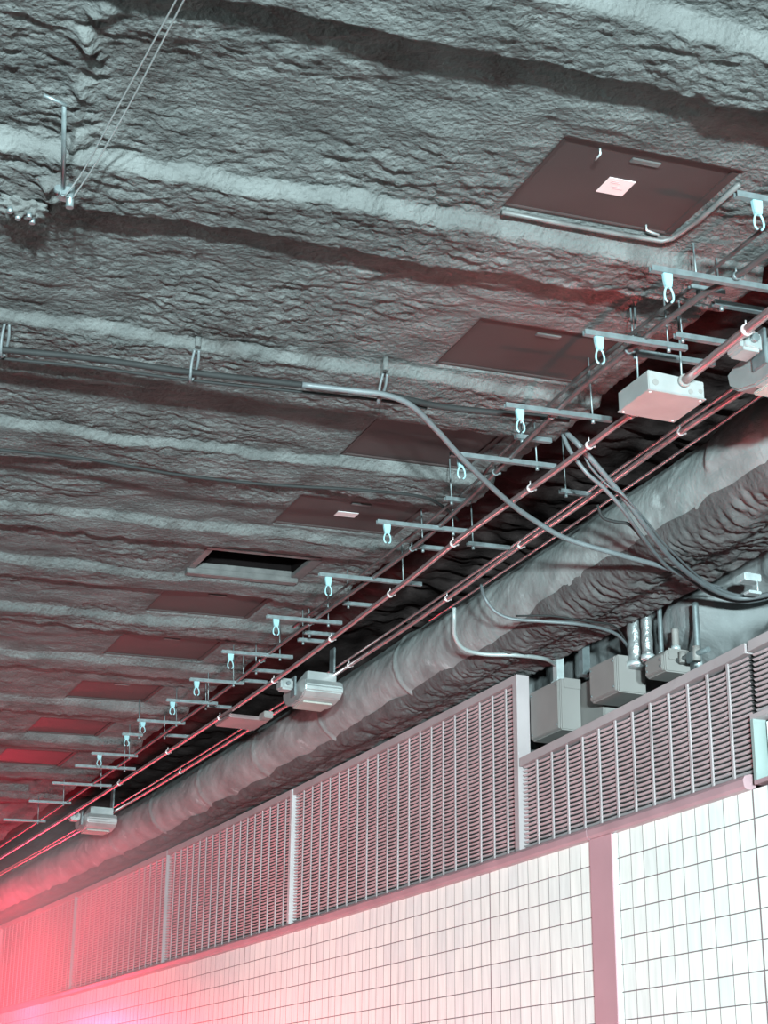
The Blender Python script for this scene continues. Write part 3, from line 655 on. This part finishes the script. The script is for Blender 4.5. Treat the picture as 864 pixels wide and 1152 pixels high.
bm = NB(); tube(bm, [(0, -.06, .0), (0, -.06, .07)], .02, 8); link('coupling', bm, M['greybox'], o); bm = NB(); tube(bm, [(0, .06, .02), (0, .06, .075)], .018, 8); link('coupling', bm, M['greybox'], o)
# bracket that carries the cable bundle near the right edge
s, x, z = CAB['bracket']
o = thing('cable_bracket', 'pale bracket plate holding the cable bundle at the right edge', 'cable bracket', s, x, z)
bm = NB(); box(bm, -.04, .05, -.035, .035, .02, .055, .004); link('upper_plate', bm, M['galv_bright'], o)
bm = NB(); box(bm, -.03, .035, -.05, .0, -.045, -.032, .003); link('lower_plate', bm, M['galv_bright'], o)
bm = NB(); tube(bm, [(.01, 0, .05), (.01, 0, .07)], .007, 8); link('bolt', bm, M['galv_bright'], o); bm = NB(); tube(bm, [(.028, -.03, -.04), (.028, -.03, .03)], .004, 6); link('bolt', bm, M['galv_bright'], o)

# ------------------------------------------------------------------ hanger rod and insulator at the upper left
s, x, z = CAB['rod']
o = thing('hanger_rod', 'thin steel hanger rod at the upper left with a clamp at its foot', 'hanger rod', s, x, z)
r = rel(o); a = r(*CAB['rodtop']); bm = NB(); tube(bm, [(0, 0, 0), a], .0065, 8); link('rod', bm, M['galv'], o)
bm = NB(); tube(bm, [Vector(a) + Vector((-.06, -.01, .01)), Vector(a) + Vector((.006, 0, 0))], .006, 6); link('top_arm', bm, M['galv'], o)
bm = NB(); box(bm, -.012, .022, -.02, .02, -.02, .016, .005); tube(bm, [(.022, 0, -.045), (.022, 0, .03)], .012, 8); tube(bm, [(-.016, -.012, .006), (-.016, .012, .006)], .012, 8); link('clamp', bm, M['galv'], o)
s, x, z = CAB['lump']
o = thing('ceiling_anchor', 'crusted pale anchor plate stuck to the ceiling at the left edge', 'ceiling anchor', s, x, z)
bm = NB(); bmesh.ops.create_icosphere(bm, subdivisions=4, radius=1)
for v in bm.verts:
    c = v.co; f = 1 + .22 * math.sin(c.x * 9 + 1) * math.sin(c.y * 8) + .15 * math.sin(c.z * 11 + c.x * 7)
    v.co = Vector((c.x * .075 * f, c.y * .05 * f, c.z * .022 * f))
link('crust', bm, M['spray'], o, True)
bm = NB()
for i, (px, py) in enumerate(((-.03, -.02), (.0, .012), (.03, -.01), (.045, .02))): tube(bm, [(px, py, -.015), (px, py, -.034)], .009, 7)
link('bolt', bm, M['galv'], o)

# ------------------------------------------------------------------ light
def area(name, pos, target, size, power, col, sy=None, spread=180):
    l = bpy.data.lights.new(name, 'AREA'); l.size = size; l.energy = power; l.color = col; l.spread = math.radians(spread)
    if sy: l.shape = 'RECTANGLE'; l.size_y = sy
    o = bpy.data.objects.new(name, l); C.objects.link(o); o.location = T(*pos)
    o.rotation_euler = (T(*target) - T(*pos)).to_track_quat('-Z', 'Y').to_euler(); return o
# headlamps of the traffic behind: cool, low, grazing the ceiling
area('headlight_left', (-7.5, -2.6, -.62), (8, 2.6, 2.2), .35, 3900, (.70, .96, 1.0))
area('headlight_right', (-7.5, -1.3, -.62), (8, 2.6, 2.2), .35, 3900, (.70, .96, 1.0))
# red brake lights of the cars in front, plus added red fills as noted
area('brake_fill_light', (5.0, 2.6, -1.0), (4.78, 2.9, 2.47), .4, 8, (1, .12, .12), None, 40)  # added narrow red lamp, tints the underside of the pull box
area('brake_fill_light', (6.2, 1.3, -.7), (5.6, 2.9, 2.6), .5, 14, (1, .36, .36))
area('brake_fill_light', (8.5, 2.2, -.8), (8.0, 4.0, .3), .5, 26, (1, .18, .25))  # added red lamp, tints the lower wall pink
area('brake_fill_light', (11.0, 2.0, -.5), (11.5, 3.2, 2.4), .5, 75, (1, .36, .38))
area('brake_fill_light', (16.0, 2.5, -.3), (17.0, 3.8, 2.0), .6, 120, (1, .08, .13))
def glow(pos, power, col, r):  # added red point lamps that make the haze glow like glare
    l = bpy.data.lights.new('brake_fill_light', 'POINT'); l.energy = power; l.color = col; l.shadow_soft_size = r
    o = bpy.data.objects.new('brake_fill_light', l); C.objects.link(o); o.location = T(*pos)
glow((18.8, 3.05, 1.2), 400, (1, .03, .08), .15)
glow((15.5, 2.6, .4), 90, (1, .06, .11), .15)
w = bpy.data.worlds.new('tunnel_gloom'); sc.world = w; w.use_nodes = True
w.node_tree.nodes['Background'].inputs[0].default_value = (1, .80, .77, 1); w.node_tree.nodes['Background'].inputs[1].default_value = .07

# ------------------------------------------------------------------ added haze volume that imitates the red glare ahead
ss = np.linspace(12.0, 34, 40); bm = NB(); rings = []
for s in ss: rings.append([bm.verts.new(T(s, x, z)) for x, z in ((2.35, FLOOR + .05), (3.95, FLOOR + .05), (3.95, 2.36), (2.35, 2.36))])
for A, B in zip(rings, rings[1:]):
    for k in range(4): bm.faces.new([A[k], A[(k + 1) % 4], B[(k + 1) % 4], B[k]])
bm.faces.new(rings[0][::-1]); bm.faces.new(rings[-1]); bmesh.ops.recalc_face_normals(bm, faces=bm.faces[:])
hm = bpy.data.materials.new('glare_haze'); hm.use_nodes = True; hn = hm.node_tree; hn.nodes.remove(hn.nodes['Principled BSDF'])
vs = hn.nodes.new('ShaderNodeVolumeScatter'); vs.inputs['Density'].default_value = .085; vs.inputs['Anisotropy'].default_value = 0; vs.inputs['Color'].default_value = (1, .93, .93, 1)
hn.links.new(vs.outputs[0], hn.nodes['Material Output'].inputs['Volume'])
tag(link('haze', bm, hm), 'added thin haze standing in for the red glare at the far lower left', 'haze', kind='stuff')

# ------------------------------------------------------------------ camera
yaw, pitch, roll, f = .3546, .3577, .0091, 1926.3
cy, sy, cp, sp = math.cos(yaw), math.sin(yaw), math.cos(pitch), math.sin(pitch)
fw = Vector((sy * cp, cy * cp, sp)); rt = Vector((cy, -sy, 0)); up = rt.cross(fw)
r2 = rt * math.cos(roll) + up * math.sin(roll); u2 = -rt * math.sin(roll) + up * math.cos(roll)
cam = bpy.data.cameras.new('camera'); co = bpy.data.objects.new('camera', cam); C.objects.link(co)
cam.sensor_fit = 'HORIZONTAL'; cam.sensor_width = 36; cam.lens = 36 * f / 864; cam.clip_start = .05; cam.clip_end = 200
co.matrix_world = Matrix(((r2.x, u2.x, -fw.x, 0), (r2.y, u2.y, -fw.y, 0), (r2.z, u2.z, -fw.z, 0), (0, 0, 0, 1)))
sc.camera = co
sc.view_settings.view_transform = 'Standard'; sc.view_settings.look = 'None'; sc.view_settings.gamma = 1
sc.view_settings.use_curve_mapping = False; sc.view_settings.exposure = .1
